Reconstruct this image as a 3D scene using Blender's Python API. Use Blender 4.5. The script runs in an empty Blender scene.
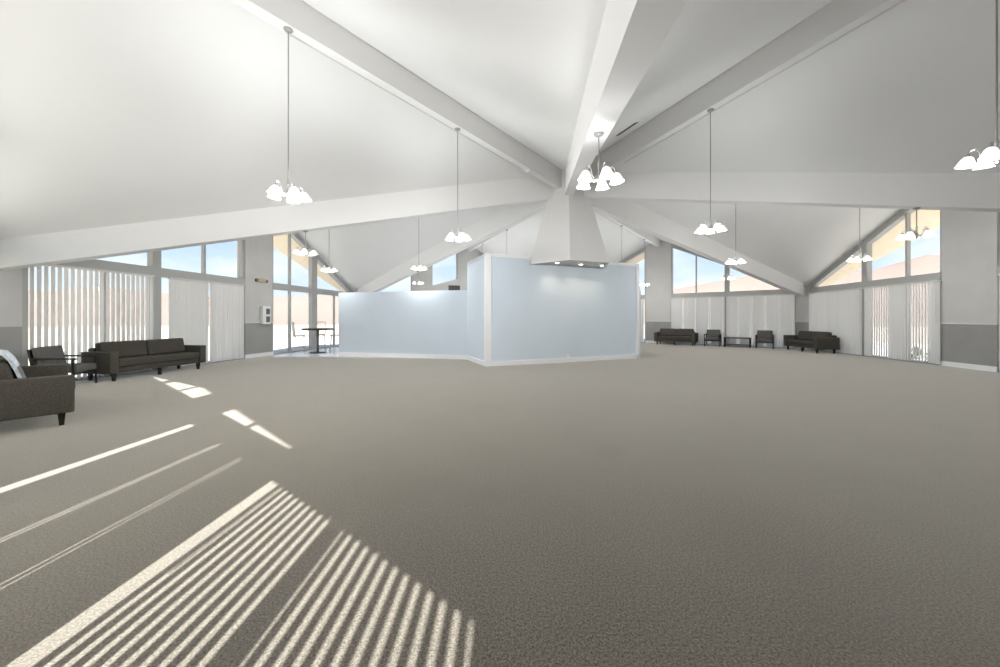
import bpy, bmesh, math, random
from mathutils import Vector, Matrix
random.seed(7)
scene = bpy.context.scene
COL = scene.collection
PI = math.pi
K = PI / 6

# ------------------------------------------------------------------ plan of the hall
HX, HY = 2.05, 10.84          # hub of the folded roof
TH = -0.1397                  # direction of the first ridge
A = 10.29                     # hub to wall
RC = A / math.cos(K)          # hub to corner
HUB_Z = 5.65                  # ceiling at the hub
RIDGE_Z = 5.50                # ceiling at the outer end of the ridges
EYE = 1.30


def valley_z(r):
    return HUB_Z - 0.2542 * r


def ridge_z(r):
    return HUB_Z - (HUB_Z - RIDGE_Z) * r / A


def beam_z(r):
    return 4.977 - 0.2364 * r


def polar(r, ang, off=0.0):
    return HX + r * math.cos(ang) - off * math.sin(ang), HY + r * math.sin(ang) + off * math.cos(ang)


# ------------------------------------------------------------------ materials
def mat(name, col, rough=0.6, metal=0.0, spec=0.3, emit=None, estr=0.0):
    m = bpy.data.materials.new(name)
    m.use_nodes = True
    b = m.node_tree.nodes['Principled BSDF']
    b.inputs['Base Color'].default_value = (*col, 1)
    b.inputs['Roughness'].default_value = rough
    b.inputs['Metallic'].default_value = metal
    b.inputs['Specular IOR Level'].default_value = spec
    if emit:
        b.inputs['Emission Color'].default_value = (*emit, 1)
        b.inputs['Emission Strength'].default_value = estr
    return m


def noisy(name, c1, c2, scale, rough=0.8, detail=3.0, bump=0.0, spec=0.2, lo=0.35, hi=0.65):
    m = mat(name, c1, rough, 0, spec)
    nt = m.node_tree
    b = nt.nodes['Principled BSDF']
    tc = nt.nodes.new('ShaderNodeTexCoord')
    n = nt.nodes.new('ShaderNodeTexNoise')
    n.inputs['Scale'].default_value = scale
    n.inputs['Detail'].default_value = detail
    nt.links.new(tc.outputs['Object'], n.inputs['Vector'])
    r = nt.nodes.new('ShaderNodeValToRGB')
    r.color_ramp.elements[0].position = lo
    r.color_ramp.elements[1].position = hi
    r.color_ramp.elements[0].color = (*c1, 1)
    r.color_ramp.elements[1].color = (*c2, 1)
    nt.links.new(n.outputs['Fac'], r.inputs['Fac'])
    nt.links.new(r.outputs['Color'], b.inputs['Base Color'])
    if bump:
        bp = nt.nodes.new('ShaderNodeBump')
        bp.inputs['Strength'].default_value = bump
        bp.inputs['Distance'].default_value = 0.01
        nt.links.new(n.outputs['Fac'], bp.inputs['Height'])
        nt.links.new(bp.outputs['Normal'], b.inputs['Normal'])
    return m


def carpet_material():
    m = mat('carpet', (0.2, 0.18, 0.16), 0.95, 0, 0.05)
    nt = m.node_tree
    b = nt.nodes['Principled BSDF']
    tc = nt.nodes.new('ShaderNodeTexCoord')

    def noise(scale, detail, rough):
        n = nt.nodes.new('ShaderNodeTexNoise')
        n.inputs['Scale'].default_value = scale
        n.inputs['Detail'].default_value = detail
        n.inputs['Roughness'].default_value = rough
        nt.links.new(tc.outputs['Object'], n.inputs['Vector'])
        return n
    fine = noise(170, 3, 0.75)
    mid = noise(1.6, 4, 0.6)
    grain = noise(88, 4, 0.75)
    avg = nt.nodes.new('ShaderNodeMix')
    avg.data_type = 'FLOAT'
    avg.inputs[0].default_value = 0.5
    nt.links.new(fine.outputs['Fac'], avg.inputs[2])
    nt.links.new(grain.outputs['Fac'], avg.inputs[3])
    ramp = nt.nodes.new('ShaderNodeValToRGB')
    ramp.color_ramp.elements[0].position = 0.41
    ramp.color_ramp.elements[1].position = 0.60
    ramp.color_ramp.elements[0].color = (0.028, 0.024, 0.019, 1)
    ramp.color_ramp.elements[1].color = (0.240, 0.208, 0.168, 1)
    nt.links.new(avg.outputs[0], ramp.inputs['Fac'])
    mr = nt.nodes.new('ShaderNodeMapRange')
    mr.inputs['From Min'].default_value = 0.3
    mr.inputs['From Max'].default_value = 0.7
    mr.inputs['To Min'].default_value = 0.93
    mr.inputs['To Max'].default_value = 1.06
    nt.links.new(mid.outputs['Fac'], mr.inputs['Value'])
    # an old stain
    vm = nt.nodes.new('ShaderNodeVectorMath')
    vm.operation = 'DISTANCE'
    vm.inputs[1].default_value = (1.06, 3.5, 0)
    nt.links.new(tc.outputs['Object'], vm.inputs[0])
    st = nt.nodes.new('ShaderNodeMapRange')
    st.interpolation_type = 'SMOOTHSTEP'
    st.inputs['From Min'].default_value = 0.04
    st.inputs['From Max'].default_value = 0.26
    st.inputs['To Min'].default_value = 0.84
    st.inputs['To Max'].default_value = 1.0
    nt.links.new(vm.outputs['Value'], st.inputs['Value'])
    mu = nt.nodes.new('ShaderNodeMath')
    mu.operation = 'MULTIPLY'
    nt.links.new(mr.outputs['Result'], mu.inputs[0])
    nt.links.new(st.outputs['Result'], mu.inputs[1])
    mix = nt.nodes.new('ShaderNodeVectorMath')
    mix.operation = 'SCALE'
    nt.links.new(ramp.outputs['Color'], mix.inputs[0])
    nt.links.new(mu.outputs['Value'], mix.inputs['Scale'])
    nt.links.new(mix.outputs['Vector'], b.inputs['Base Color'])
    b.inputs['Sheen Weight'].default_value = 0.75
    b.inputs['Sheen Roughness'].default_value = 0.45
    b.inputs['Sheen Tint'].default_value = (1.0, 0.95, 0.85, 1)
    bp = nt.nodes.new('ShaderNodeBump')
    bp.inputs['Strength'].default_value = 0.2
    bp.inputs['Distance'].default_value = 0.003
    nt.links.new(grain.outputs['Fac'], bp.inputs['Height'])
    nt.links.new(bp.outputs['Normal'], b.inputs['Normal'])
    return m


def glass_material():
    m = bpy.data.materials.new('window_glass')
    m.use_nodes = True
    nt = m.node_tree
    nt.nodes.clear()
    o = nt.nodes.new('ShaderNodeOutputMaterial')
    mx = nt.nodes.new('ShaderNodeMixShader')
    t = nt.nodes.new('ShaderNodeBsdfTransparent')
    t.inputs['Color'].default_value = (0.93, 0.95, 0.95, 1)
    g = nt.nodes.new('ShaderNodeBsdfGlossy')
    g.inputs['Roughness'].default_value = 0.02
    lw = nt.nodes.new('ShaderNodeLayerWeight')
    pw = nt.nodes.new('ShaderNodeMath')
    pw.operation = 'POWER'
    pw.inputs[1].default_value = 5.0
    nt.links.new(lw.outputs['Facing'], pw.inputs[0])
    f = nt.nodes.new('ShaderNodeMath')
    f.operation = 'MULTIPLY_ADD'
    f.inputs[1].default_value = 0.35
    f.inputs[2].default_value = 0.03
    nt.links.new(pw.outputs[0], f.inputs[0])
    nt.links.new(f.outputs[0], mx.inputs[0])
    nt.links.new(t.outputs[0], mx.inputs[1])
    nt.links.new(g.outputs[0], mx.inputs[2])
    nt.links.new(mx.outputs[0], o.inputs[0])
    return m


def translucent(name, col, fac):
    m = bpy.data.materials.new(name)
    m.use_nodes = True
    nt = m.node_tree
    nt.nodes.clear()
    o = nt.nodes.new('ShaderNodeOutputMaterial')
    mx = nt.nodes.new('ShaderNodeMixShader')
    d = nt.nodes.new('ShaderNodeBsdfDiffuse')
    t = nt.nodes.new('ShaderNodeBsdfTranslucent')
    d.inputs['Color'].default_value = (*col, 1)
    t.inputs['Color'].default_value = (*col, 1)
    mx.inputs[0].default_value = fac
    nt.links.new(d.outputs[0], mx.inputs[1])
    nt.links.new(t.outputs[0], mx.inputs[2])
    nt.links.new(mx.outputs[0], o.inputs[0])
    return m


M = {}
M['ceiling'] = noisy('ceiling_paint', (0.86, 0.86, 0.845), (0.87, 0.87, 0.855), 1.0, 0.85, 4)
M['beam'] = mat('beam_paint', (0.86, 0.855, 0.84), 0.7)
M['pier'] = noisy('pier_paint', (0.55, 0.54, 0.515), (0.58, 0.57, 0.545), 2.0, 0.8)
M['wainscot'] = noisy('wainscot_paint', (0.31, 0.305, 0.29), (0.335, 0.33, 0.315), 2.0, 0.8)
M['dado'] = mat('dado_rail_paint', (0.66, 0.65, 0.63), 0.6)
M['trim'] = mat('white_trim', (0.88, 0.88, 0.87), 0.5)
M['blue'] = noisy('pale_blue_paint', (0.66, 0.735, 0.80), (0.685, 0.755, 0.82), 1.2, 0.9)
M['carpet'] = carpet_material()
M['tile'] = mat('white_tile', (0.75, 0.74, 0.72), 0.25, 0, 0.5)
M['frame'] = mat('window_frame_paint', (0.43, 0.43, 0.415), 0.5)
M['glass'] = glass_material()
M['blind'] = translucent('blind_vinyl', (0.86, 0.85, 0.825), 0.36)
M['rail'] = mat('blind_rail', (0.66, 0.65, 0.62), 0.5)
M['soffit'] = noisy('eave_board', (0.84, 0.71, 0.54), (0.88, 0.76, 0.60), 6.0, 0.8)
M['roof'] = mat('roof_board', (0.35, 0.3, 0.27), 0.9)
M['hood'] = mat('hood_paint', (0.80, 0.79, 0.775), 0.6)
M['steel'] = mat('brushed_nickel', (0.55, 0.54, 0.52), 0.35, 0.9)
M['rod'] = mat('rod_metal', (0.42, 0.41, 0.39), 0.45, 0.6)
M['conduit'] = mat('conduit_paint', (0.72, 0.71, 0.69), 0.5)
M['shade'] = mat('frosted_shade', (0.9, 0.9, 0.88), 0.4, 0, 0.4, (1.0, 0.97, 0.92), 0.85)
M['lamp'] = mat('downlight_lens', (0.9, 0.85, 0.7), 0.4, 0, 0.3, (1.0, 0.9, 0.68), 9.0)
M['sofa'] = noisy('charcoal_weave', (0.056, 0.050, 0.041), (0.086, 0.077, 0.064), 60, 0.9, 3, 0.3)
M['sofa_arm'] = noisy('taupe_charcoal_weave', (0.060, 0.054, 0.044), (0.090, 0.081, 0.067), 60, 0.9, 3, 0.3)
M['leg'] = mat('dark_wood', (0.022, 0.018, 0.015), 0.5)
M['chairfab'] = noisy('grey_weave', (0.10, 0.098, 0.09), (0.145, 0.14, 0.13), 70, 0.9, 3, 0.3)
M['tabletop'] = mat('dark_table_wood', (0.06, 0.042, 0.032), 0.45)
M['stool'] = mat('pale_metal', (0.42, 0.42, 0.41), 0.4, 0.5)
M['throw'] = noisy('pale_blue_knit', (0.42, 0.47, 0.51), (0.60, 0.65, 0.68), 25, 0.95, 3, 0.4)
M['black'] = mat('black_plastic', (0.03, 0.03, 0.03), 0.5)
M['darkgrey'] = mat('dark_grey_plastic', (0.13, 0.13, 0.125), 0.5)
M['white'] = mat('white_plastic', (0.82, 0.82, 0.8), 0.4)
M['brass'] = mat('old_brass', (0.45, 0.38, 0.22), 0.45, 0.5)
M['ground'] = noisy('desert_ground', (0.34, 0.275, 0.22), (0.40, 0.33, 0.265), 0.25, 0.95)
M['bounce_apron'] = noisy('pale_bounce_surface', (0.46, 0.425, 0.385), (0.51, 0.475, 0.43), 0.8, 0.9)
M['hill'] = noisy('desert_hill', (0.200, 0.150, 0.124), (0.228, 0.172, 0.143), 0.02, 0.95, 5)
M['leaf'] = noisy('shrub_leaf', (0.13, 0.17, 0.08), (0.25, 0.29, 0.16), 8, 0.8)
M['bark'] = mat('shrub_stem', (0.16, 0.12, 0.09), 0.9)


# ------------------------------------------------------------------ helpers
class MB:
    """Collects shapes in one bmesh; link() turns it into one object."""

    def __init__(self):
        self.bm = bmesh.new()
        self.mi = 0

    def _done(self, verts, mtx=None, mi=None):
        if mtx is not None:
            bmesh.ops.transform(self.bm, matrix=mtx, verts=verts)
        fs = set()
        for v in verts:
            fs.update(v.link_faces)
        for f in fs:
            f.material_index = self.mi if mi is None else mi
        return verts

    def box(self, c, s, rz=0.0, bevel=0.0, seg=2, mi=None, rx=0.0, ry=0.0):
        r = bmesh.ops.create_cube(self.bm, size=1)
        vs = r['verts']
        bmesh.ops.scale(self.bm, vec=s, verts=vs)
        if bevel > 0:
            es = list({e for v in vs for e in v.link_edges})
            rr = bmesh.ops.bevel(self.bm, geom=es, offset=bevel, segments=seg, profile=0.6, affect='EDGES', clamp_overlap=True)
            vs = list({v for f in rr['faces'] for v in f.verts} | {v for v in vs if v.is_valid})
        mtx = Matrix.Translation(c) @ Matrix.Rotation(rz, 4, 'Z') @ Matrix.Rotation(ry, 4, 'Y') @ Matrix.Rotation(rx, 4, 'X')
        return self._done(vs, mtx, mi)

    def hexa(self, p, mi=None):
        """eight corners: bottom ring then top ring"""
        vs = [self.bm.verts.new(q) for q in p]
        for f in ((0, 3, 2, 1), (4, 5, 6, 7), (0, 1, 5, 4), (1, 2, 6, 5), (2, 3, 7, 6), (3, 0, 4, 7)):
            self.bm.faces.new([vs[i] for i in f])
        return self._done(vs, None, mi)

    def prism(self, bottom, top, mi=None):
        n = len(bottom)
        b = [self.bm.verts.new(q) for q in bottom]
        t = [self.bm.verts.new(q) for q in top]
        self.bm.faces.new(list(reversed(b)))
        self.bm.faces.new(t)
        for i in range(n):
            j = (i + 1) % n
            self.bm.faces.new([b[i], b[j], t[j], t[i]])
        return self._done(b + t, None, mi)

    def tube(self, pts, rad, n=8, mi=None, caps=True):
        pts = [Vector(p) for p in pts]
        rads = rad if isinstance(rad, (list, tuple)) else [rad] * len(pts)
        rings = []
        for i, p in enumerate(pts):
            d = (pts[min(i + 1, len(pts) - 1)] - pts[max(i - 1, 0)]).normalized()
            u = d.cross(Vector((0, 0, 1)))
            if u.length < 1e-4:
                u = Vector((1, 0, 0))
            u.normalize()
            w = d.cross(u).normalized()
            rings.append([self.bm.verts.new(p + rads[i] * (u * math.cos(2 * PI * k / n) + w * math.sin(2 * PI * k / n))) for k in range(n)])
        for a, b in zip(rings, rings[1:]):
            for k in range(n):
                self.bm.faces.new([a[k], a[(k + 1) % n], b[(k + 1) % n], b[k]])
        if caps:
            self.bm.faces.new(list(reversed(rings[0])))
            self.bm.faces.new(rings[-1])
        return self._done([v for r in rings for v in r], None, mi)

    def lathe(self, prof, c=(0, 0, 0), n=16, mi=None, mtx=None):
        rings = []
        allv = []
        for r, z in prof:
            if r < 1e-5:
                ring = [self.bm.verts.new((0, 0, z))]
            else:
                ring = [self.bm.verts.new((r * math.cos(2 * PI * k / n), r * math.sin(2 * PI * k / n), z)) for k in range(n)]
            rings.append(ring)
            allv += ring
        for a, b in zip(rings, rings[1:]):
            for k in range(n):
                q = [a[k % len(a)], a[(k + 1) % len(a)], b[(k + 1) % len(b)], b[k % len(b)]]
                q2 = []
                for v in q:
                    if v not in q2:
                        q2.append(v)
                if len(q2) > 2:
                    self.bm.faces.new(q2)
        t = Matrix.Translation(c)
        return self._done(allv, t @ mtx if mtx is not None else t, mi)

    def link(self, name, mats, parent=None, smooth=False, loc=None, rz=0.0):
        bmesh.ops.recalc_face_normals(self.bm, faces=self.bm.faces)
        me = bpy.data.meshes.new(name)
        self.bm.to_mesh(me)
        self.bm.free()
        for m in (mats if isinstance(mats, (list, tuple)) else [mats]):
            me.materials.append(m)
        if smooth:
            for p in me.polygons:
                p.use_smooth = True
            try:
                me.set_sharp_from_angle(angle=math.radians(40))
            except Exception:
                pass
        o = bpy.data.objects.new(name, me)
        COL.objects.link(o)
        if parent:
            o.parent = parent
        if loc is not None:
            o.location = loc
            o.rotation_euler.z = rz
        return o


def thing(name, label, cat, loc=(0, 0, 0), rz=0.0, group=None):
    o = bpy.data.objects.new(name, None)
    o.empty_display_size = 0.1
    COL.objects.link(o)
    o.location = loc
    o.rotation_euler.z = rz
    o['label'] = label
    o['category'] = cat
    if group:
        o['group'] = group
    return o


def tag(o, label, cat, group=None):
    o['label'] = label
    o['category'] = cat
    if group:
        o['group'] = group
    return o


def struct(o):
    o['kind'] = 'structure'
    return o


def children_of(o):
    return [c for c in bpy.data.objects if c.parent == o]


def dup(root, loc, rz, label, group=None):
    r = root.copy()
    COL.objects.link(r)
    r.location = loc
    r.rotation_euler.z = rz
    r['label'] = label
    if group:
        r['group'] = group
    for ch in children_of(root):
        c = ch.copy()
        COL.objects.link(c)
        c.parent = r
        for g in children_of(ch):
            d = g.copy()
            COL.objects.link(d)
            d.parent = c
    return r


# ------------------------------------------------------------------ walls in local (s along, d outward, z)
WALLS = {  # name: (normal angle, hub-to-wall)
    'right': (TH, A), 'back_right': (TH + 2 * K, A), 'back_left': (TH + 4 * K, A),
    'left': (TH + 6 * K, A + 0.10), 'front_left': (TH + 8 * K, A + 0.20), 'front_right': (TH + 10 * K, A)}


def WP(w, s, d, z):
    n, a = WALLS[w]
    return Vector((HX + (a + d) * math.cos(n) - s * math.sin(n), HY + (a + d) * math.sin(n) + s * math.cos(n), z))


def wbox(mb, w, s0, s1, d0, d1, z0, z1, mi=None, z1b=None):
    """box on a wall; z1b = top height at s1 when the top slopes"""
    if z1b is None:
        z1b = z1
    mb.hexa([WP(w, s0, d0, z0), WP(w, s1, d0, z0), WP(w, s1, d1, z0), WP(w, s0, d1, z0),
             WP(w, s0, d0, z1), WP(w, s1, d0, z1b), WP(w, s1, d1, z1b), WP(w, s0, d1, z1)], mi)


def gable(s):
    """ceiling height on a wall plane at |s|"""
    return RIDGE_Z - (RIDGE_Z - 2.63) * abs(s) / (A * math.tan(K))


PIERS = {'right': (-0.72, 0.53), 'left': (-0.50, 0.66)}
MULL = {('right', 1): (1.57, 2.92, 3.12), ('left', 1): (1.94, 3.18, 3.38), ('left', -1): (1.44, 2.66, 2.98), ('back_right', -1): (1.74, 2.98, 3.18)}
CORN = 5.60
SMAX = A * math.tan(K)
RAIL0, RAIL1 = 2.36, 2.59

for w in WALLS:
    mb = MB()
    PL, PR = PIERS.get(w, (-0.62, 0.62))
    # ridge pier: dado then upper wall
    wbox(mb, w, PL, PR, -0.06, 0.24, 0, 1.15, 1)
    wbox(mb, w, PL, 0, -0.06, 0.24, 1.15, gable(PL), 0, RIDGE_Z)
    wbox(mb, w, 0, PR, -0.06, 0.24, 1.15, RIDGE_Z, 0, gable(PR))
    # dado rail
    wbox(mb, w, PL - 0.008, PR + 0.008, -0.078, -0.06, 1.15, 1.19, 2)
    for sg in (-1, 1):
        wbox(mb, w, sg * CORN, sg * (SMAX + 0.08), -0.03, 0.24, 0, 1.15, 1)
        wbox(mb, w, sg * CORN, sg * (SMAX + 0.08), -0.03, 0.24, 1.15, gable(CORN) + 0.02, 0, gable(SMAX + 0.08))
    if w == 'front_right':   # unseen side: solid panels added in place of windows to keep sunlight out
        for sg, pe in ((-1, PL), (1, PR)):
            wbox(mb, w, pe, sg * CORN, -0.02, 0.2, 0, 1.15, 1)
            wbox(mb, w, pe, sg * CORN, -0.02, 0.2, 1.15, gable(pe), 0, gable(CORN))
    struct(mb.link('wall_' + w, [M['pier'], M['wainscot'], M['dado']]))
    mb = MB()
    wbox(mb, w, PL - 0.012, PR + 0.012, -0.085, -0.06, 0, 0.13)
    for sg in (-1, 1):
        wbox(mb, w, sg * CORN, sg * (SMAX - 0.02), -0.055, -0.03, 0, 0.13)
    struct(mb.link('baseboard_' + w, M['trim']))

# ------------------------------------------------------------------ windows: one assembly per half bay
win_n = 0
WINDOW = {}
GAB = 0.20
for w in WALLS:
    for sg in (-1, 1):
        if w == 'front_right':
            continue
        win_n += 1
        e = bpy.data.objects.new('window_%d' % win_n, None)
        COL.objects.link(e)
        e.location = WP(w, sg * 3.1, 0, 0)
        bpy.context.view_layer.update()
        inv = Matrix.Translation(-e.location)
        struct(e)
        WINDOW[(w, sg)] = e
        PIER = abs(PIERS.get(w, (-0.62, 0.62))[0 if sg < 0 else 1])
        m0, m1, m2 = MULL.get((w, sg), (1.72, 2.98, 3.20))
        mb = MB()
        # sill track, transom rail, jambs, thin mullions, thick post, raking head
        wbox(mb, w, sg * PIER, sg * CORN, -0.03, 0.12, 0, 0.06)
        wbox(mb, w, sg * PIER, sg * CORN, -0.08, 0.12, RAIL0, RAIL1)
        wbox(mb, w, sg * PIER, sg * (PIER + 0.07), -0.03, 0.12, 0.06, gable(PIER) - 0.05)
        wbox(mb, w, sg * (CORN - 0.08), sg * CORN, -0.03, 0.12, 0.06, RAIL0)
        if w != 'back_left':
            wbox(mb, w, sg * m0, sg * (m0 + 0.06), 0.0, 0.10, 0.06, gable(m0 + 0.06) - 0.05)
        wbox(mb, w, sg * 4.30, sg * 4.34, 0.0, 0.10, 0.06, RAIL0)
        wbox(mb, w, sg * m1, sg * m2, -0.05, 0.12, 0.06, gable(m2) - 0.03)
        mb.hexa([WP(w, sg * PIER, -0.04, gable(PIER) - GAB), WP(w, sg * CORN, -0.04, gable(CORN) - GAB),
                 WP(w, sg * CORN, 0.16, gable(CORN) - GAB), WP(w, sg * PIER, 0.16, gable(PIER) - GAB),
                 WP(w, sg * PIER, -0.04, gable(PIER)), WP(w, sg * CORN, -0.04, gable(CORN)),
                 WP(w, sg * CORN, 0.16, gable(CORN)), WP(w, sg * PIER, 0.16, gable(PIER))])
        if w == 'back_left':   # plastered panels between the small high windows
            wbox(mb, w, sg * 2.05, sg * 3.15, -0.06, 0.10, RAIL1, gable(2.05) - 0.02, 1, gable(3.15) - 0.02)
            wbox(mb, w, sg * 0.62, sg * 2.05, -0.06, 0.10, RAIL1, 3.55, 1, 3.12)
            wbox(mb, w, sg * 0.62, sg * 5.5, -0.06, 0.02, 0.06, RAIL0, 1)
        o = mb.link('frame', [M['frame'], M['pier']], e)
        o.matrix_local = inv
        mb = MB()
        wbox(mb, w, sg * (PIER + 0.07), sg * (CORN - 0.08), 0.045, 0.055, 0.06, RAIL0)
        mb.hexa([WP(w, sg * (PIER + 0.07), 0.045, RAIL1), WP(w, sg * CORN, 0.045, RAIL1), WP(w, sg * CORN, 0.055, RAIL1), WP(w, sg * (PIER + 0.07), 0.055, RAIL1),
                 WP(w, sg * (PIER + 0.07), 0.045, gable(PIER + 0.07) - GAB), WP(w, sg * CORN, 0.045, RAIL1 + 0.01),
                 WP(w, sg * CORN, 0.055, RAIL1 + 0.01), WP(w, sg * (PIER + 0.07), 0.055, gable(PIER + 0.07) - GAB)])
        o = mb.link('glass', M['glass'], e)
        o.matrix_local = inv

# ------------------------------------------------------------------ floor, ceiling, eaves
corner = [(HX + RC * 1.03 * math.cos(TH + (2 * i + 1) * K), HY + RC * 1.03 * math.sin(TH + (2 * i + 1) * K)) for i in range(6)]
mb = MB()
mb.prism([(x, y, -0.12) for x, y in corner], [(x, y, 0.0) for x, y in corner])
struct(mb.link('floor', M['carpet']))
# tiled strip behind the low partition, along the left windows
mb = MB()
tl = [(-7.74, 12.16), (-5.62, 12.13), (-1.1, 11.5), (1.5, 11.0), (4.45, 11.72), (5.2, 13.6)]
tl2 = [WP('back_left', -4.8, -0.1, 0).to_2d(), WP('back_left', 5.2, -0.1, 0).to_2d(), WP('left', -5.3, -0.05, 0).to_2d(), WP('left', -0.52, -0.05, 0).to_2d()]
pts = tl + [tuple(p) for p in tl2]
mb.prism([(x, y, 0.0005) for x, y in pts], [(x, y, 0.006) for x, y in pts])
struct(mb.link('floor_tile', M['tile']))

mb = MB()
for i in range(12):
    a0, a1 = TH + i * K, TH + (i + 1) * K
    if i % 2 == 0:
        ra, va = a0, a1
    else:
        ra, va = a1, a0
    rx, ry = polar(A + 0.30, ra)
    vx, vy = polar(RC + 0.30, va)
    p = [Vector((HX, HY, HUB_Z)), Vector((rx, ry, ridge_z(A + 0.30))), Vector((vx, vy, valley_z(RC + 0.30)))]
    up = Vector((0, 0, 0.22))
    mb.prism(p, [q + up for q in p])
struct(mb.link('ceiling', M['ceiling']))

trim_n = 0


def next_trim():
    global trim_n
    trim_n += 1
    return 'trim_%d' % trim_n


for i in range(12):   # eaves: the roof planes carried on past the walls
    ra = TH + (i if i % 2 == 0 else i + 1) * K
    va = TH + (i + 1 if i % 2 == 0 else i) * K
    k = round((ra - TH) / (2 * K)) % 6
    dr, dv = (2.15, 0.32) if k == 4 else (2.4, 0.7)
    p = [Vector((*polar(A + 0.30, ra), ridge_z(A + 0.30))), Vector((*polar(A + dr, ra), ridge_z(A + dr))),
         Vector((*polar(RC + dv, va), valley_z(RC + dv))), Vector((*polar(RC + 0.30, va), valley_z(RC + 0.30)))]
    if dv < 0.35:
        p[2] = Vector((*polar(RC + 0.33, va), valley_z(RC + 0.33)))
    mb = MB()
    up = Vector((0, 0, 0.06))
    up2 = Vector((0, 0, 0.22))
    mb.prism(p, [q + up for q in p], 0)
    mb.prism([q + up for q in p], [q + up2 for q in p], 1)
    struct(mb.link(next_trim(), [M['soffit'], M['roof']]))

# ------------------------------------------------------------------ beams
R1, R2, RV = 4.70, 7.82, 7.02
for i in range(12):
    ang = TH + i * K
    mb = MB()
    if i % 2 == 0:
        r0, r1, hw = 0.45, A - 0.08, 0.09
        zs = lambda r: (5.08, ridge_z(r) + 0.02)
    else:
        r0, r1, hw = 0.45, RC - (0.38 if i != 7 else 0.02), 0.12
        zs = lambda r: (beam_z(r), valley_z(r) + 0.10)
    pts = []
    for top in (0, 1):
        for r, o in ((r0, -hw), (r1, -hw), (r1, hw), (r0, hw)):
            x, y = polar(r, ang, o)
            pts.append((x, y, zs(r)[top]))
    mb.hexa(pts)
    b = struct(mb.link('ceiling_beam', M['beam']))
    if i % 2 == 0 and i != 6 and i != 0:
        mb = MB()
        CO = -1 if i == 8 else 1
        mb.tube([(*polar(2.4, ang, CO * 0.07), 5.069), (*polar(R2, ang, CO * 0.07), 5.069)], 0.011, 6)
        mb.link('conduit', M['conduit'], b)

# ------------------------------------------------------------------ partition
DW = TH + K            # direction of the tall partition
ux, uy = math.cos(DW), math.sin(DW)
nx, ny = uy, -ux       # towards the hall


def TP(u, o, z):       # u along the tall partition from the hub, o towards the hall
    return Vector((HX + u * ux + o * nx, HY + u * uy + o * ny, z))


OFF = 0.113
U0, U1, TALL = -2.655, 2.62, 3.07
NOTCH, NZ = 1.36, 2.86
mb = MB()
for a0, a1, z1 in ((U0, -NOTCH, TALL), (-NOTCH, NOTCH, NZ), (NOTCH, U1, TALL)):
    mb.hexa([TP(a0, OFF, 0), TP(a1, OFF, 0), TP(a1, OFF - 0.15, 0), TP(a0, OFF - 0.15, 0), TP(a0, OFF, z1), TP(a1, OFF, z1), TP(a1, OFF - 0.15, z1), TP(a0, OFF - 0.15, z1)])
# short return on the left going back, and one on the right
pA = TP(U0, OFF, 0)
ang_s = TH + 4 * K
pB = pA + 1.80 * Vector((math.cos(ang_s), math.sin(ang_s), 0))


def slab(mb, p, q, th, z0, z1, side):
    d = (q - p).normalized()
    n = Vector((-d.y, d.x, 0)) * side * th
    mb.hexa([Vector((v.x, v.y, z0)) for v in (p, q, q + n, p + n)] + [Vector((v.x, v.y, z1)) for v in (p, q, q + n, p + n)])


slab(mb, pA, pB, 0.14, 0, TALL, -1)
pR = TP(U1, OFF, 0)
qR = pR + 2.2 * Vector((math.cos(math.radians(66.3)), math.sin(math.radians(66.3)), 0))
slab(mb, pR, qR, 0.14, 0, TALL - 0.7, 1)
struct(mb.link('wall_center', M['blue']))
mb = MB()
LOWT = 2.19
pL = Vector((-5.68, 12.60, 0))
slab(mb, pB, pL, 0.14, 0, LOWT, -1)
struct(mb.link('wall_center_left', M['blue']))
# white trim on the partition
mb = MB()
for a0, a1 in ((U0, -NOTCH), (NOTCH, U1)):
    mb.hexa([TP(a0, OFF + 0.02, TALL - 0.07), TP(a1, OFF + 0.02, TALL - 0.07), TP(a1, OFF - 0.16, TALL - 0.07), TP(a0, OFF - 0.16, TALL - 0.07),
             TP(a0, OFF + 0.02, TALL + 0.02), TP(a1, OFF + 0.02, TALL + 0.02), TP(a1, OFF - 0.16, TALL + 0.02), TP(a0, OFF - 0.16, TALL + 0.02)])
dn = Vector((math.cos(ang_s), math.sin(ang_s), 0))
slab(mb, pA - 0.02 * dn, pB, 0.16, TALL - 0.07, TALL + 0.02, -1)
struct(mb.link(next_trim(), M['trim']))
mb = MB()   # corner post
for u, o in ((U0 - 0.02, OFF + 0.022),):
    c = TP(U0 + 0.05, OFF - 0.03, TALL / 2)
    mb.box(c, (0.17, 0.13, TALL), DW)
struct(mb.link(next_trim(), M['trim']))
mb = MB()   # end cap on the right
mb.box(TP(U1 - 0.03, OFF - 0.07, TALL / 2), (0.12, 0.19, TALL), DW)
struct(mb.link(next_trim(), M['trim']))
mb = MB()
mb.hexa([TP(U0, OFF + 0.025, 0), TP(U1, OFF + 0.025, 0), TP(U1, OFF, 0), TP(U0, OFF, 0), TP(U0, OFF + 0.025, 0.13), TP(U1, OFF + 0.025, 0.13), TP(U1, OFF, 0.13), TP(U0, OFF, 0.13)])
slab(mb, pA, pB, 0.025, 0, 0.13, 1)
slab(mb, pB, pL, 0.025, 0, 0.13, 1)
struct(mb.link('baseboard_center', M['trim']))
mb = MB()
slab(mb, pB, pL, 0.17, LOWT, LOWT + 0.025, -1)
struct(mb.link(next_trim(), M['blue']))

# ------------------------------------------------------------------ hood over the partition
hood = thing('fireplace_hood', 'tall white tapered ceiling hood above the pale blue partition', 'hood', (HX, HY, 2.87))
vang = [TH + K + 2 * K * i for i in range(6)]


def ring(r, z):
    return [(r * math.cos(a), r * math.sin(a), z) for a in vang]


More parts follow.
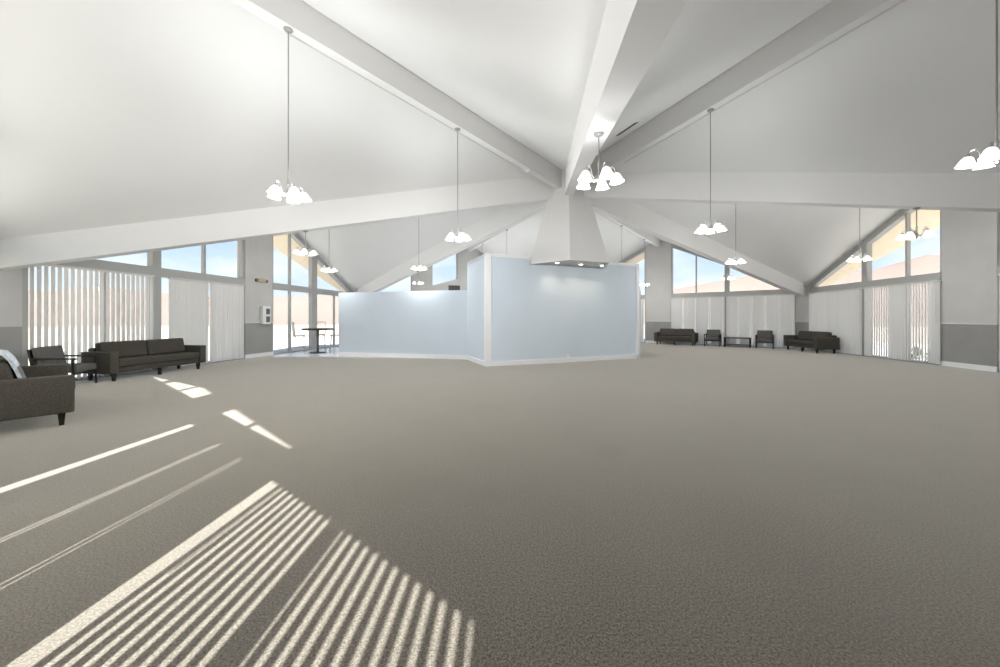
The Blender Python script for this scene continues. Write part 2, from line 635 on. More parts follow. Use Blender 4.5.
mb = MB()
levels = [ring(1.30, 0.0), ring(1.285, 0.05), ring(0.64, 2.13), ring(0.64, 2.76)]
vs = [[mb.bm.verts.new(p) for p in lv] for lv in levels]
for a_, b_ in zip(vs, vs[1:]):
    for i in range(6):
        mb.bm.faces.new([a_[i], a_[(i + 1) % 6], b_[(i + 1) % 6], b_[i]])
inner = [mb.bm.verts.new(p) for p in ring(1.26, 0.0)]
inner2 = [mb.bm.verts.new(p) for p in ring(1.23, 0.05)]
for i in range(6):
    mb.bm.faces.new([vs[0][i], vs[0][(i + 1) % 6], inner[(i + 1) % 6], inner[i]])
    mb.bm.faces.new([inner[i], inner[(i + 1) % 6], inner2[(i + 1) % 6], inner2[i]])
mb.link('shell', M['hood'], hood)
mb = MB()
mb.prism(ring(1.235, 0.02), ring(1.235, 0.045))
mb.link('soffit_panel', M['hood'], hood)
for px, py in ((1.62, 10.13), (2.35, 10.40), (3.02, 10.60)):
    mb = MB()
    mb.lathe([(0.0, 0.012), (0.055, 0.012), (0.075, 0.0), (0.085, 0.0), (0.085, 0.018), (0.0, 0.018)], (px - HX, py - HY, 0.001), 16)
    d = mb.link('downlight', M['trim'], hood, True)
    mb = MB()
    mb.lathe([(0.0, -0.012), (0.035, -0.008), (0.052, 0.004), (0.052, 0.010), (0.0, 0.010)], (px - HX, py - HY, 0.001), 16)
    mb.link('lens', M['lamp'], d, True)
    L = bpy.data.lights.new('downlight_lamp', 'SPOT')
    L.energy = 9
    L.color = (1.0, 0.88, 0.68)
    L.spot_size = math.radians(125)
    L.spot_blend = 0.8
    L.shadow_soft_size = 0.05
    lo = bpy.data.objects.new('downlight_lamp', L)
    COL.objects.link(lo)
    lo.location = (px, py, 2.84)


# ------------------------------------------------------------------ chandeliers
CH_POWER = 68.0
CS = 0.85


def make_chandelier(rod_len, label, loc, rz, group):
    """origin at the canopy; body below the rod"""
    t = thing('chandelier', label, 'chandelier', loc, rz, group)
    mb = MB()
    mb.lathe([(0.0, 0.0), (0.065, 0.0), (0.065, -0.012), (0.05, -0.03), (0.02, -0.042), (0.0, -0.042)], (0, 0, 0), 20)
    mb.link('canopy', M['rod'], t, True)
    mb = MB()
    mb.tube([(0, 0, -0.03), (0, 0, -rod_len)], 0.009, 8)
    mb.link('rod', M['rod'], t, True)
    z0 = -rod_len
    mb = MB()
    mb.lathe([(0.0, 0.03), (0.014, 0.03), (0.022, 0.0), (0.014, -0.03), (0.013, -0.10), (0.03, -0.13), (0.036, -0.16), (0.028, -0.19), (0.012, -0.21), (0.016, -0.225), (0.0, -0.245)], (0, 0, z0), 14)
    mb.link('column', M['steel'], t, True)
    for k in range(5):
        a = 2 * PI * k / 5
        ca, sa = math.cos(a), math.sin(a)
        mb = MB()
        prof = [(0.028, -0.16), (0.075, -0.175), (0.11, -0.13), (0.125, -0.06), (0.155, -0.02), (0.19, -0.03), (0.205, -0.065), (0.208, -0.085)]
        mb.tube([(r * ca, r * sa, z0 + z) for r, z in prof], 0.0075, 7)
        mb.lathe([(0.0, 0.0), (0.024, 0.0), (0.03, -0.03), (0.0, -0.03)], (0.208 * ca, 0.208 * sa, z0 - 0.075), 12)
        arm = mb.link('arm', M['steel'], t, True)
        mb = MB()
        tilt = Matrix.Rotation(a, 4, 'Z') @ Matrix.Rotation(-0.16, 4, 'Y')
        mb.lathe([(0.030, 0.0), (0.048, -0.018), (0.060, -0.045), (0.072, -0.075), (0.082, -0.100), (0.090, -0.114), (0.087, -0.116), (0.078, -0.101), (0.067, -0.075), (0.055, -0.045), (0.043, -0.019), (0.026, -0.004)],
                 (0.208 * ca, 0.208 * sa, z0 - 0.10), 18, None, tilt)
        sh = mb.link('shade', M['shade'], t, True)
    t.scale = (CS, CS, CS)
    return t


def add_lamp(loc, power, kind='POINT'):
    L = bpy.data.lights.new('chandelier_lamp', kind)
    if kind == 'SPOT':      # open-bottomed shades close under a beam throw their light down
        L.spot_size = math.radians(172)
        L.spot_blend = 0.5
    L.energy = power
    L.color = (0.97, 0.985, 1.0)
    L.shadow_soft_size = 0.10
    o = bpy.data.objects.new('chandelier_lamp', L)
    COL.objects.link(o)
    o.location = loc


LONG = 'chandeliers on long rods'
SHORT = 'chandeliers on short rods'
long_rod = (5.08 - 2.87) / CS - 0.225
short_rod = (3.315 - 2.76) / CS - 0.225
proto_l = proto_s = None
LAMP_LEVEL = {(10, R2): 0.14, (10, R1): 1.05, (9, RV): 0.36, (8, R2): 2.1, (8, R1): 1.35, (6, R2): 0.5, (6, R1): 0.7, (7, RV): 0.9, (5, RV): 0.4, (1, RV): 0.4, (11, RV): 0.25, (0, R2): 0.6}   # lamp levels made uneven on purpose: left of hall brighter, right darker
ridge_spots = [
    (8, R1, 'long-rod chandelier left of the white hood, hung before the low blue partition'),
    (8, R2, 'nearest long-rod chandelier on the left, high above the left sofa'),
    (10, R1, 'long-rod chandelier hanging right of the white hood, biggest on that side'),
    (10, R2, 'close chandelier cut off by the right edge of the photo'),
    (6, R1, 'small long-rod chandelier in front of the high back window left of the hood'),
    (6, R2, 'long-rod chandelier against the raking edge of the left gable window'),
    (0, R1, 'long-rod chandelier in front of the far sloping white beam right of the hood'),
    (0, R2, 'long-rod chandelier at the low tip of the right gable window'),
    (2, R1, 'far chandelier whose rod drops behind the right side of the hood'),
    (2, R2, 'far chandelier glowing just right of the blue partition end'),
    (4, R1, 'far chandelier whose rod drops behind the hood on its left'),
    (4, R2, 'far chandelier hidden behind the left end of the tall blue partition')]
for k, r, lab in ridge_spots:
    ang = TH + k * K
    x, y = polar(r, ang)
    if proto_l is None:
        proto_l = make_chandelier(long_rod, lab, (x, y, 5.08), ang, LONG)
    else:
        dup(proto_l, (x, y, 5.08), ang + 0.35 * k, lab, LONG)
    add_lamp((x, y, 5.08 - CS * (long_rod + 0.30)), CH_POWER * LAMP_LEVEL.get((k, r), 1.0))
valley_spots = [
    (9, 'large chandelier close under the central beam, above the hood'),
    (7, 'short chandelier under the left beam beside the left gable window'),
    (11, 'short chandelier under the right beam before the right gable window'),
    (5, 'small low chandelier in front of the grey wall between the back windows'),
    (1, 'small low chandelier in front of the thick window post at back right')]
for k, lab in valley_spots:
    ang = TH + k * K
    x, y = polar(RV, ang)
    z = beam_z(RV) - 0.002
    if proto_s is None:
        proto_s = make_chandelier(short_rod, lab, (x, y, z), ang + 0.3, SHORT)
    else:
        dup(proto_s, (x, y, z), ang + 0.3, lab, SHORT)
    add_lamp((x, y, z - CS * (short_rod + 0.42)), CH_POWER * LAMP_LEVEL.get((k, RV), 1.0), 'POINT' if k == 9 else 'SPOT')


# ------------------------------------------------------------------ vertical blinds
def slat_mesh(mb, w, s, z0, z1, width, phi, d):
    n, a = WALLS[w]
    t = Vector((-math.sin(n), math.cos(n), 0))
    inn = Vector((-math.cos(n), -math.sin(n), 0))
    v = (t * math.cos(phi) + inn * math.sin(phi)) * width / 2
    nrm = Vector((-v.y, v.x, 0)).normalized() * 0.0012
    c = WP(w, s, d, 0)
    bow = Vector((-v.y, v.x, 0)).normalized() * 0.006
    pl = [c - v, c + bow, c + v]
    bot = [p - nrm for p in pl] + [p + nrm for p in reversed(pl)]
    mb.prism([Vector((p.x, p.y, z0)) for p in bot], [Vector((p.x, p.y, z1)) for p in bot])


def blind(w, s0, s1, pitch, phi, label=None, parent=None, gaps=(), jitter=0.0, width=0.089, group=None):
    d = -0.125
    mid = WP(w, (s0 + s1) / 2, d, 0)
    if label:
        root = thing('vertical_blind', label, 'blinds', mid, 0, group)
    else:
        root = bpy.data.objects.new('blind', None)
        COL.objects.link(root)
        root.parent = parent
        root.location = mid - parent.location
    inv = Matrix.Translation(-mid)
    mb = MB()
    lo, hi = min(s0, s1), max(s0, s1)
    wbox(mb, w, lo, hi, d - 0.035, d + 0.035, 2.33, 2.375)
    o = mb.link('head_rail', M['rail'], root)
    o.matrix_local = inv
    mb = MB()
    s = lo + pitch / 2
    k = 0
    while s < hi:
        if not any(g0 < s < g1 for g0, g1 in gaps):
            ph = phi(k, s) if callable(phi) else phi
            slat_mesh(mb, w, s, 0.035, 2.33, width, ph + random.uniform(-jitter, jitter), d)
        s += pitch
        k += 1
    o = mb.link('slats', M['blind'], root)
    o.matrix_local = inv
    mb = MB()
    p = WP(w, lo + 0.04, d - 0.06, 0)
    mb.tube([(p.x, p.y, 2.33), (p.x, p.y, 1.1)], 0.005, 6)
    o = mb.link('wand', M['rail'], root)
    o.matrix_local = inv
    return root


rad = math.radians
BG = 'vertical blinds on the window walls'
blind('left', 3.42, 5.54, 0.098, rad(96), 'open vertical blind with light showing between slats, behind left sofa', group=BG, jitter=0.03)
blind('left', 2.00, 3.06, 0.082, lambda k, s: rad(6 if k % 7 else -14), 'closed flat vertical blind right of the left window post', group=BG, jitter=0.02)
blind('left', 0.80, 1.96, 0.082, lambda k, s: rad(8 if k % 4 else -16), 'part closed vertical blind beside the left grey pier', group=BG, jitter=0.05)
blind('right', 2.99, 5.56, 0.084, lambda k, s: rad(8 if k % 6 else -12), 'closed vertical blind behind the corner sofa on the right', group=BG, jitter=0.05)
blind('right', 0.50, 2.90, 0.086, lambda k, s: rad(4) if (int(s * 2.6) % 3 == 1) else rad(-13), 'half open vertical blind with shrubs showing through, left of right pier', group=BG, jitter=0.05)
blind('right', -5.50, -0.84, 0.088, rad(16), 'vertical blind at the right edge of the photo past the pier', group=BG, jitter=0.05)
blind('back_right', -3.00, -0.66, 0.084, lambda k, s: rad(-14 if k % 7 else -34), 'closed white vertical blind behind the far sofa', group=BG, jitter=0.08)
blind('back_right', -5.58, -3.07, 0.084, lambda k, s: rad(-14 if k % 6 else -38), 'closed white vertical blind behind the far chair at the corner', group=BG, jitter=0.08)
blind('back_right', 0.72, 5.5, 0.088, rad(20), 'far vertical blind half hidden by the end of the blue partition', group=BG, jitter=0.05)
# blinds of the two window walls behind the camera (their slats stripe the carpet)
blind('front_left', 0.775, 2.93, 0.080, lambda k, s: rad({5: -23, 12: -36, 20: -31}.get(k, 8)), None, WINDOW[('front_left', 1)])
blind('front_left', 3.25, 5.54, 0.090, lambda k, s: rad(100), None, WINDOW[('front_left', 1)])
blind('front_left', -5.52, -0.72, 0.080, rad(-8), None, WINDOW[('front_left', -1)])


# ------------------------------------------------------------------ sofas
def make_sofa(label, loc, rz, L, group, seats=2):
    """origin on the floor at the centre; the front faces local -y"""
    D = 0.78
    t = thing('sofa', label, 'sofa', loc, rz, group)
    hx = L / 2
    mb = MB()
    mb.box((0, 0.01, 0.225), (L - 0.20, D - 0.10, 0.13), bevel=0.012)
    mb.link('base', M['sofa'], t, True)
    mb = MB()
    mb.box((0, D / 2 - 0.08, 0.43), (L - 0.28, 0.15, 0.50), bevel=0.03, seg=3, rx=-0.05)
    mb.link('backrest', M['sofa'], t, True)
    for s in (-1, 1):
        mb = MB()
        mb.box((s * (hx - 0.075), 0.0, 0.385), (0.15, D, 0.45), bevel=0.022, seg=3)
        mb.link('arm', M['sofa_arm'], t, True)
    w = L - 0.31
    mb = MB()
    mb.box((0, -0.08, 0.365), (w, D - 0.20, 0.155), bevel=0.035, seg=4)
    mb.link('seat_cushion', M['sofa'], t, True)
    for i in range(2):
        cw = w / 2
        mb = MB()
        vs = mb.box((0, 0, 0), (cw - 0.012, 0.17, 0.37), bevel=0.05, seg=4)
        o = mb.link('back_cushion', M['sofa'], t, True)
        o.location = (-w / 2 + cw * (i + 0.5), D / 2 - 0.245, 0.615)
        o.rotation_euler.x = -0.20
    for sx in (-1, 1):
        for sy in (-1, 1):
            mb = MB()
            mb.prism([(sx * (hx - 0.13) + dx * 0.02, sy * (D / 2 - 0.10) + dy * 0.02, 0) for dx, dy in ((-1, -1), (1, -1), (1, 1), (-1, 1))],
                     [(sx * (hx - 0.13) + dx * 0.033, sy * (D / 2 - 0.10) + dy * 0.033, 0.165) for dx, dy in ((-1, -1), (1, -1), (1, 1), (-1, 1))])
            mb.link('leg', M['leg'], t)
    mb = MB()
    mb.box((0, -D / 2 + 0.12, 0.083), (0.05, 0.05, 0.166))
    mb.link('leg', M['leg'], t)
    return t


def on_wall(w, s, d):
    p = WP(w, s, -d, 0)
    n = WALLS[w][0]
    return (p.x, p.y, 0.0), n - PI / 2    # front (-y local) faces the hall


SG = 'dark upholstered sofas'
loc, rz = on_wall('left', 3.86, 0.585)
make_sofa('long dark brown sofa with two back cushions before the left blinds', loc, rz, 2.06, SG)
loc, rz = on_wall('back_right', -0.98, 0.66)
make_sofa('far dark sofa beside the back right pier, seen straight on', loc, rz, 1.86, SG)
loc, rz = on_wall('right', 4.70, 0.66)
make_sofa('dark sofa in the right corner, seen from its arm end', loc, rz, 1.90, SG)
# sofa cut by the left edge: its right arm end towards the camera
ax = Vector((-0.788, 0.616, 0)).normalized()      # from the near arm to the far arm
fr = Vector((0.616, 0.788, 0))                    # facing
fc = Vector((-5.20, 4.38, 0))                     # front corner at the near arm
cen = fc + ax * 0.97 - fr * 0.39
make_sofa('dark sofa cut off by the left edge, its near arm turned to the camera', (cen.x, cen.y, 0), math.atan2(fr.y, fr.x) + PI / 2, 1.94, SG)

# throw draped over the back of that sofa
path = [(0.005, 0.53), (0.03, 0.62), (0.06, 0.72), (0.095, 0.82), (0.135, 0.885), (0.20, 0.905), (0.27, 0.885), (0.33, 0.83), (0.385, 0.77)]
mb = MB()
nW = 12
outer, inner = [], []
for i in range(nW):
    u = i / (nW - 1)
    x = -0.80 + 0.52 * u
    rip = 0.012 * math.sin(u * 17) + 0.008 * math.sin(u * 31 + 1)
    ro, ri = [], []
    for j, (py, pz) in enumerate(path):
        p0, p1 = path[max(j - 1, 0)], path[min(j + 1, len(path) - 1)]
        ty, tz = p1[0] - p0[0], p1[1] - p0[1]
        ln = math.hypot(ty, tz)
        ny_, nz_ = -tz / ln, ty / ln
        o_ = 0.018 + rip
        ro.append(mb.bm.verts.new((x + 0.02 * math.sin(j * 1.3), py + ny_ * o_, pz + nz_ * o_)))
        ri.append(mb.bm.verts.new((x + 0.02 * math.sin(j * 1.3), py - ny_ * 0.004, pz - nz_ * 0.004)))
    outer.append(ro)
    inner.append(ri)
nP = len(path)
for i in range(nW - 1):
    for j in range(nP - 1):
        for g in (outer, inner):
            f = mb.bm.faces.new([g[i][j], g[i + 1][j], g[i + 1][j + 1], g[i][j + 1]])
            f.material_index = 1 if j in (0, 1) else 0
    for j in (0, nP - 1):
        mb.bm.faces.new([outer[i][j], outer[i + 1][j], inner[i + 1][j], inner[i][j]])
for j in range(nP - 1):
    for i in (0, nW - 1):
        mb.bm.faces.new([outer[i][j], outer[i][j + 1], inner[i][j + 1], inner[i][j]])
cush = mb.link('throw_blanket', [M['throw'], M['darkgrey']], None, True)
cush.location = (cen.x, cen.y, 0)
cush.rotation_euler.z = math.atan2(fr.y, fr.x) + PI / 2
tag(cush, 'pale blue grey throw with a dark band over the sofa at the left edge', 'throw')


# ------------------------------------------------------------------ lounge chairs
def make_chair(label, loc, rz, group):
    t = thing('lounge_chair', label, 'chair', loc, rz, group)
    W, D = 0.66, 0.68
    for sx in (-1, 1):
        for sy, h in ((-1, 0.55), (1, 0.60)):
            mb = MB()
            mb.tube([(sx * (W / 2 - 0.03), sy * (D / 2 - 0.06), 0), (sx * (W / 2 - 0.03), sy * (D / 2 - 0.08), h - 0.02)], [0.016, 0.022], 8)
            mb.link('leg', M['leg'], t, True)
        mb = MB()
        mb.box((sx * (W / 2 - 0.03), -0.01, 0.56), (0.055, D - 0.06, 0.03), bevel=0.01, rx=0.05)
        mb.link('arm', M['leg'], t, True)
    mb = MB()
    mb.box((0, -D / 2 + 0.07, 0.27), (W - 0.08, 0.035, 0.05))
    mb.box((0, D / 2 - 0.09, 0.25), (W - 0.08, 0.035, 0.05))
    mb.box((0, D / 2 - 0.03, 0.52), (W - 0.10, 0.03, 0.44), rx=-0.16)
    mb.link('frame', M['leg'], t)
    mb = MB()
    mb.box((0, -0.03, 0.355), (W - 0.11, D - 0.12, 0.13), bevel=0.035, seg=3, rx=0.03)
    mb.link('seat_cushion', M['chairfab'], t, True)
    mb = MB()
    mb.box((0, D / 2 - 0.12, 0.58), (W - 0.11, 0.13, 0.40), bevel=0.04, seg=3, rx=-0.18)
    mb.link('back_cushion', M['chairfab'], t, True)
    return t


CG = 'grey cushioned lounge chairs'
loc, rz = on_wall('back_right', -2.55, 0.52)
ch = make_chair('grey lounge chair between the far sofa and the low table', loc, rz, CG)
loc, rz = on_wall('back_right', -4.53, 0.52)
dup(ch, loc, rz, 'grey lounge chair between the low table and the corner sofa', CG)
f2 = Vector((0.93, 0.37, 0)).normalized()
dup(ch, (-8.32, 6.86, 0), math.atan2(f2.y, f2.x) + PI / 2, 'grey lounge chair in the left corner beside the long sofa', CG)

# low table between the far chairs
loc, rz = on_wall('back_right', -3.53, 0.55)
t = thing('coffee_table', 'low dark open framed table between the two far chairs', 'table', loc, rz)
mb = MB()
mb.box((0, 0, 0.425), (1.02, 0.52, 0.045), bevel=0.006)
mb.link('tabletop', M['tabletop'], t)
mb = MB()
mb.box((0, 0, 0.12), (0.94, 0.44, 0.025))
mb.link('shelf', M['tabletop'], t)
for sx in (-1, 1):
    for sy in (-1, 1):
        mb = MB()
        mb.box((sx * 0.48, sy * 0.23, 0.2015), (0.05, 0.05, 0.403))
        mb.link('leg', M['leg'], t)

# ------------------------------------------------------------------ bistro table and stools by the left gable window
tp = Vector((-6.92, 13.60, 0))
t = thing('pedestal_table', 'dark topped pedestal table by the left gable window', 'table', tp)
mb = MB()
mb.lathe([(0, 0.0), (0.53, 0.0), (0.545, 0.015), (0.545, 0.05), (0.53, 0.06), (0, 0.06)], (0, 0, 0.875), 28)
mb.link('tabletop', M['tabletop'], t, True)
mb = MB()
mb.lathe([(0, 0), (0.045, 0), (0.04, 0.4), (0.05, 0.84), (0, 0.84)], (0, 0, 0.036), 14)
mb.link('pedestal', M['darkgrey'], t, True)
mb = MB()
mb.lathe([(0, 0), (0.30, 0), (0.29, 0.02), (0.06, 0.03), (0, 0.03)], (0, 0, 0.006), 24)
mb.link('base', M['black'], t, True)


def make_stool(label, loc, rz, group):
    t = thing('bar_chair', label, 'chair', loc, rz, group)
    mb = MB()
    mb.box((0, 0, 0.665), (0.38, 0.36, 0.035), bevel=0.012)
    mb.link('seat', M['stool'], t, True)
    mb = MB()
    top = 1.17
    mb.tube([(-0.17, 0.17, 0.66), (-0.175, 0.21, top - 0.03), (-0.15, 0.215, top), (0.15, 0.215, top), (0.175, 0.21, top - 0.03), (0.17, 0.17, 0.66)], 0.011, 8)
    for x in (-0.09, 0, 0.09):
        mb.tube([(x, 0.172, 0.68), (x, 0.213, top - 0.005)], 0.006, 6)
    mb.link('backrest', M['stool'], t, True)
    for sx in (-1, 1):
        for sy in (-1, 1):
            mb = MB()
            mb.tube([(sx * 0.20, sy * 0.20, 0.006), (sx * 0.155, sy * 0.15, 0.65)], 0.011, 8)
            mb.link('leg', M['stool'], t, True)
    mb = MB()
    q = [(-0.19, -0.188), (0.19, -0.188), (0.19, 0.188), (-0.19, 0.188), (-0.19, -0.188)]
    mb.tube([(x, y, 0.22) for x, y in q], 0.008, 6)
    mb.link('footrest', M['stool'], t, True)
    return t


STG = 'pale metal bar chairs around the pedestal table'
st = None
for a, lab in ((200, 'pale metal bar chair left of the pedestal table'), (20, 'pale metal bar chair right of the pedestal table beside the blue partition'),
               (110, 'pale metal bar chair behind the pedestal table')):
    ar = rad(a)
    p = tp + 0.62 * Vector((math.cos(ar), math.sin(ar), 0))
    rz = ar - PI / 2
    if st is None:
        st = make_stool(lab, p, rz, STG)
    else:
        dup(st, p, rz, lab, STG)

# ------------------------------------------------------------------ small fittings
# emergency light and white box on the left pier
p = WP('left', 0.02, -0.062, 2.60)
nl = WALLS['left'][0]
t = thing('emergency_light', 'small brass coloured wall light high on the left grey pier', 'light', p, nl - PI / 2)
mb = MB()
mb.box((0, -0.03, 0), (0.34, 0.06, 0.13), bevel=0.025, seg=3)
mb.link('housing', M['brass'], t, True)
for sx in (-1, 1):
    mb = MB()
    mb.lathe([(0, 0), (0.05, 0.0), (0.06, -0.05), (0.045, -0.06), (0, -0.05)], (sx * 0.21, -0.055, 0), 14, None, Matrix.Rotation(-PI / 2, 4, 'X').inverted())
    mb.link('lamp_head', M['darkgrey'], t, True)
p = WP('left', -0.12, -0.062, 1.42)
t = thing('wall_box', 'white wall box with two dark recesses on the left grey pier', 'box', p, nl - PI / 2)
mb = MB()
mb.box((0, -0.055, 0), (0.34, 0.11, 0.62), bevel=0.012)
mb.link('casing', M['white'], t, True)
for dz in (0.13, -0.14):
    mb = MB()
    mb.box((0.04, -0.113, dz), (0.16, 0.012, 0.20), bevel=0.005)
    mb.link('recess', M['darkgrey'], t)

# outlet on the blue partition base
q = TP(0.0, OFF + 0.0, 0.10)
t = thing('outlet', 'small white socket plate low on the blue partition', 'outlet', TP(-0.10, OFF + 0.026, 0.185), DW)
mb = MB()
mb.box((0, -0.004, 0), (0.13, 0.012, 0.10), bevel=0.003)
mb.link('plate', M['white'], t)
for dx in (-0.03, 0.03):
    mb = MB()
    mb.box((dx, -0.011, 0), (0.03, 0.004, 0.035))
    mb.link('socket', M['trim'], t)

# air slot in the ceiling near the hub and detector on the ridge beam
ang = TH + 10 * K
va = TH + 9 * K
VR0, VR1, VO0, VO1 = 3.08, 3.62, -0.66, -0.76


def roof_z(x, y, ra, va):
    # plane through hub, ridge end and valley end
    p0 = Vector((HX, HY, HUB_Z))
    p1 = Vector((*polar(A, ra), RIDGE_Z))
    p2 = Vector((*polar(RC, va), valley_z(RC)))
    n = (p1 - p0).cross(p2 - p0)
    return p0.z - (n.x * (x - p0.x) + n.y * (y - p0.y)) / n.z


t = thing('ceiling_vent', 'dark narrow air slot in the ceiling right of the central beam', 'vent', (0, 0, 0))
mb = MB()
q0, q1 = Vector(polar(VR0, ang, VO0)), Vector(polar(VR1, ang, VO0))
o0, o1 = Vector(polar(VR0, ang, VO1)), Vector(polar(VR1, ang, VO1))
cc = (q0 + q1 + o0 + o1) / 4
t.location = (cc.x, cc.y, roof_z(cc.x, cc.y, ang, va))


def vent_piece(name, q, m, lift):
    mb = MB()
    lo_ = [Vector((v.x - cc.x, v.y - cc.y, roof_z(v.x, v.y, ang, va) - t.location.z - lift)) for v in q]
    mb.prism(lo_, [v + Vector((0, 0, lift - 0.001)) for v in lo_])
    mb.link(name, m, t)


vent_piece('grille', [q0, q1, o1, o0], M['black'], 0.012)
mid = (q0 + o0) / 2, (q1 + o1) / 2
e_ = (q0 - o0).normalized() * 0.012
vent_piece('blade', [mid[0] + e_, mid[1] + e_, mid[1] - e_, mid[0] - e_], M['darkgrey'], 0.018)

ang = TH + 8 * K
x, y = polar(2.15, ang)
mb = MB()
mb.lathe([(0, 0.0), (0.075, 0.0), (0.075, -0.02), (0.06, -0.045), (0, -0.05)], (0, 0, 0), 20)
o = mb.link('smoke_detector', M['white'], None, True, (x, y, 5.078))
tag(o, 'round white smoke detector under the ridge beam left of the hood', 'smoke detector')

# dark louvred vent on the back wall between pier and partition
p = WP('back_left', 0.84, -0.062, 2.98)
nb = WALLS['back_left'][0]
t = thing('wall_vent', 'dark louvred vent on the back wall just above the low partition', 'vent', p, nb - PI / 2)
mb = MB()
mb.box((0, -0.02, 0), (0.66, 0.04, 0.36), bevel=0.006)
mb.link('frame', M['darkgrey'], t)
for i in range(5):
    mb = MB()
    mb.box((0, -0.045, -0.12 + i * 0.06), (0.58, 0.012, 0.03), rx=0.5)
    mb.link('louvre', M['black'], t)

# ------------------------------------------------------------------ outside
mb = MB()
mb.prism([(-260, -260, -0.6), (260, -260, -0.6), (260, 260, -0.6), (-260, 260, -0.6)], [(-260, -260, -0.13), (260, -260, -0.13), (260, 260, -0.13), (-260, 260, -0.13)])
struct(mb.link('ground', M['ground']))


mb = MB()  # pale ring added round the hall to bounce sunlight onto eaves and ceiling
pat = [(HX + 24 * math.cos(2 * PI * i / 48), HY + 24 * math.sin(2 * PI * i / 48)) for i in range(48)]
mb.prism([(x, y, -0.14) for x, y in pat], [(x, y, -0.121) for x, y in pat])
struct(mb.link('bounce_apron', M['bounce_apron']))


def hill_height(deg):
    """height over distance of the desert hills by bearing (0 = along +x)"""
    key = [(-180, .045), (-120, .04), (-60, .05), (0, .10), (40, .108), (50, .10), (58, .088), (68, .07), (90, .06), (110, .05), (125, .055), (140, .05), (160, .055), (180, .045)]
    for (a0, h0), (a1, h1) in zip(key, key[1:]):
        if a0 <= deg <= a1:
            f = (deg - a0) / (a1 - a0)
            f = f * f * (3 - 2 * f)
            return h0 + (h1 - h0) * f
    return 0.05


mb = MB()
NB = 180
rows = []
for j, (rr, hf) in enumerate(((95, 0.0), (115, 0.35), (135, 0.75), (155, 1.0), (190, 0.85))):
    row = []
    for i in range(NB):
        deg = -180 + 360 * i / NB
        h = hill_height(deg)
        wob = 0.007 * math.sin(deg * 0.31 + j) + 0.004 * math.sin(deg * 0.83 + 2 * j) + 0.002 * math.sin(deg * 2.1)
        z = -0.14 + (EYE + rr * (h + wob * (1 if j == 3 else 0.7))) * hf
        row.append(mb.bm.verts.new((rr * math.cos(rad(deg)), rr * math.sin(rad(deg)), z)))
    rows.append(row)
for r0, r1 in zip(rows, rows[1:]):
    for i in range(NB):
        mb.bm.faces.new([r0[i], r0[(i + 1) % NB], r1[(i + 1) % NB], r1[i]])
struct(mb.link('hills', M['hill'], None, True))


def make_shrub(label, loc, r, group):
    t = thing('shrub', label, 'shrub', loc, 0, group)
    mb = MB()
    for k in range(7):
        a = k * 0.9
        mb.tube([(0, 0, 0), (0.3 * r * math.cos(a), 0.3 * r * math.sin(a), 0.6 * r), (0.7 * r * math.cos(a), 0.7 * r * math.sin(a), 1.1 * r)], [0.02, 0.014, 0.006], 5)
    mb.link('stem', M['bark'], t)
    mb = MB()
    for k in range(260):
        a, b, q = random.uniform(0, 2 * PI), random.uniform(0.05, 1.0), random.uniform(0.5, 1.0) ** 0.5
        c = Vector((r * q * math.cos(a) * math.sqrt(1 - (b - 0.4) ** 2), r * q * math.sin(a) * math.sqrt(1 - (b - 0.4) ** 2), r * (0.25 + 1.05 * b)))
        d = Vector((random.uniform(-1, 1), random.uniform(-1, 1), random.uniform(-0.6, 1))).normalized()
        u = d.cross(Vector((0.3, 0.2, 1))).normalized()
        s = random.uniform(0.05, 0.09)
        vs = [mb.bm.verts.new(c + d * s), mb.bm.verts.new(c + u * s * 0.5), mb.bm.verts.new(c - d * s), mb.bm.verts.new(c - u * s * 0.5)]
        mb.bm.faces.new(vs)
    mb.link('foliage', M['leaf'], t)
    return t


SHG = 'green shrubs outside the right window'
sh = None
for s, d, r, lab in ((0.95, 1.0, 0.36, 'green shrub outside the right window, nearest the pier'),
                     (1.90, 1.3, 0.42, 'green shrub outside the right window, second from the pier'),
                     (2.85, 1.1, 0.38, 'green shrub outside the right window, by the thick post')):
    p = WP('right', s, d, -0.13)
    if sh is None:
        sh = make_shrub(lab, p, r, SHG)
    else:
        dup(sh, p, s * 3, lab, SHG)

# ------------------------------------------------------------------ daylight
SUN_EL, SUN_AZ = 44.0, 0.6       # light travels along +y (a touch to +x)
L = bpy.data.lights.new('sun', 'SUN')
L.energy = 16.5
L.angle = rad(0.53)
L.color = (1.0, 0.99, 0.975)
so = bpy.data.objects.new('sun', L)
COL.objects.link(so)
dirv = Vector((math.sin(rad(SUN_AZ)) * math.cos(rad(SUN_EL)), math.cos(rad(SUN_AZ)) * math.cos(rad(SUN_EL)), -math.sin(rad(SUN_EL))))
so.rotation_euler = dirv.to_track_quat('-Z', 'Y').to_euler()
so.location = (0, -20, 20)

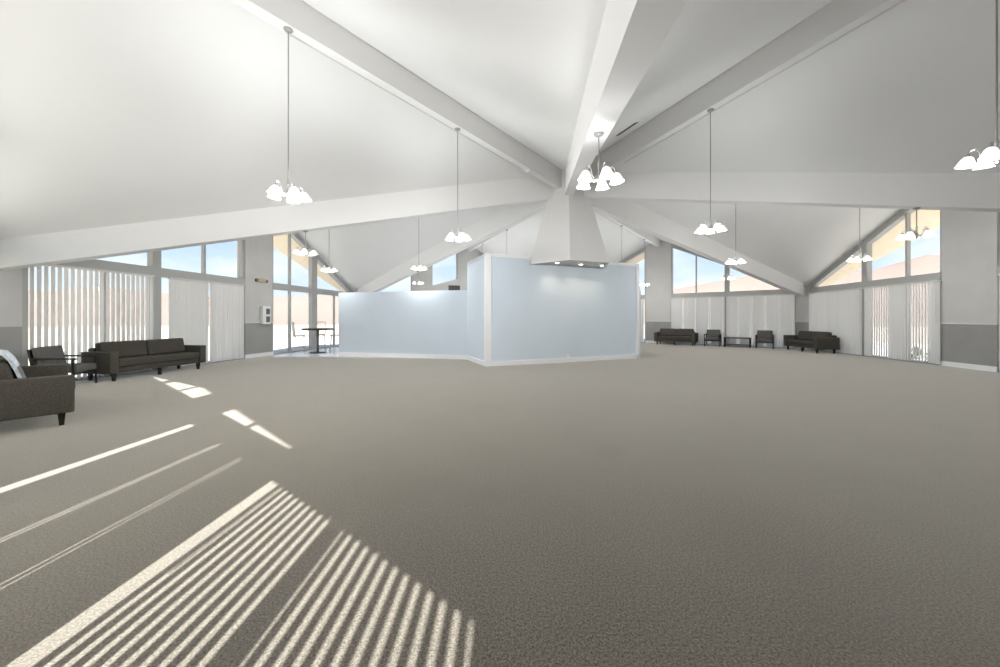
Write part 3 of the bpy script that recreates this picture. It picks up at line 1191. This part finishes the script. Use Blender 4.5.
wd = bpy.data.worlds.new('sky')
scene.world = wd
wd.use_nodes = True
nt = wd.node_tree
nt.nodes.clear()
out = nt.nodes.new('ShaderNodeOutputWorld')
bg = nt.nodes.new('ShaderNodeBackground')
bg.inputs['Strength'].default_value = 1.0
tc = nt.nodes.new('ShaderNodeTexCoord')
sep = nt.nodes.new('ShaderNodeSeparateXYZ')
nt.links.new(tc.outputs['Generated'], sep.inputs[0])
rp = nt.nodes.new('ShaderNodeValToRGB')
cr = rp.color_ramp
cr.elements[0].position = 0.0
cr.elements[0].color = (0.84, 0.91, 1.0, 1)
cr.elements[1].position = 0.75
cr.elements[1].color = (0.26, 0.45, 0.84, 1)
e = cr.elements.new(0.16)
e.color = (0.56, 0.72, 0.98, 1)
e = cr.elements.new(0.32)
e.color = (0.38, 0.57, 0.93, 1)
nt.links.new(sep.outputs['Z'], rp.inputs['Fac'])
ns = nt.nodes.new('ShaderNodeTexNoise')
ns.inputs['Scale'].default_value = 3.2
ns.inputs['Detail'].default_value = 6
mp = nt.nodes.new('ShaderNodeMapping')
mp.inputs['Scale'].default_value = (1, 1, 2.6)
mp.inputs['Location'].default_value = (0.9, 0.35, 0.4)
nt.links.new(tc.outputs['Generated'], mp.inputs[0])
nt.links.new(mp.outputs[0], ns.inputs['Vector'])
cl = nt.nodes.new('ShaderNodeMapRange')
cl.inputs['From Min'].default_value = 0.44
cl.inputs['From Max'].default_value = 0.66
nt.links.new(ns.outputs['Fac'], cl.inputs['Value'])
mx = nt.nodes.new('ShaderNodeMix')
mx.data_type = 'RGBA'
mx.inputs[7].default_value = (1.05, 1.04, 1.04, 1)
nt.links.new(cl.outputs[0], mx.inputs[0])
nt.links.new(rp.outputs['Color'], mx.inputs[6])
nt.links.new(mx.outputs[2], bg.inputs['Color'])
nt.links.new(bg.outputs[0], out.inputs[0])

# ------------------------------------------------------------------ camera
cam = bpy.data.cameras.new('camera')
cam.sensor_width = 36
cam.lens = 358.1 / 1000 * 36
cam.shift_y = (318.7 - 333.5) / 1000
cam.clip_start = 0.05
cam.clip_end = 1000
co = bpy.data.objects.new('camera', cam)
COL.objects.link(co)
co.location = (0, 0, EYE)
co.rotation_euler = (PI / 2, 0, 0)
scene.camera = co

vs_ = scene.view_settings
vs_.view_transform = 'Standard'
vs_.look = 'None'
vs_.gamma = 1.0
vs_.exposure = 0.42
vs_.use_curve_mapping = False
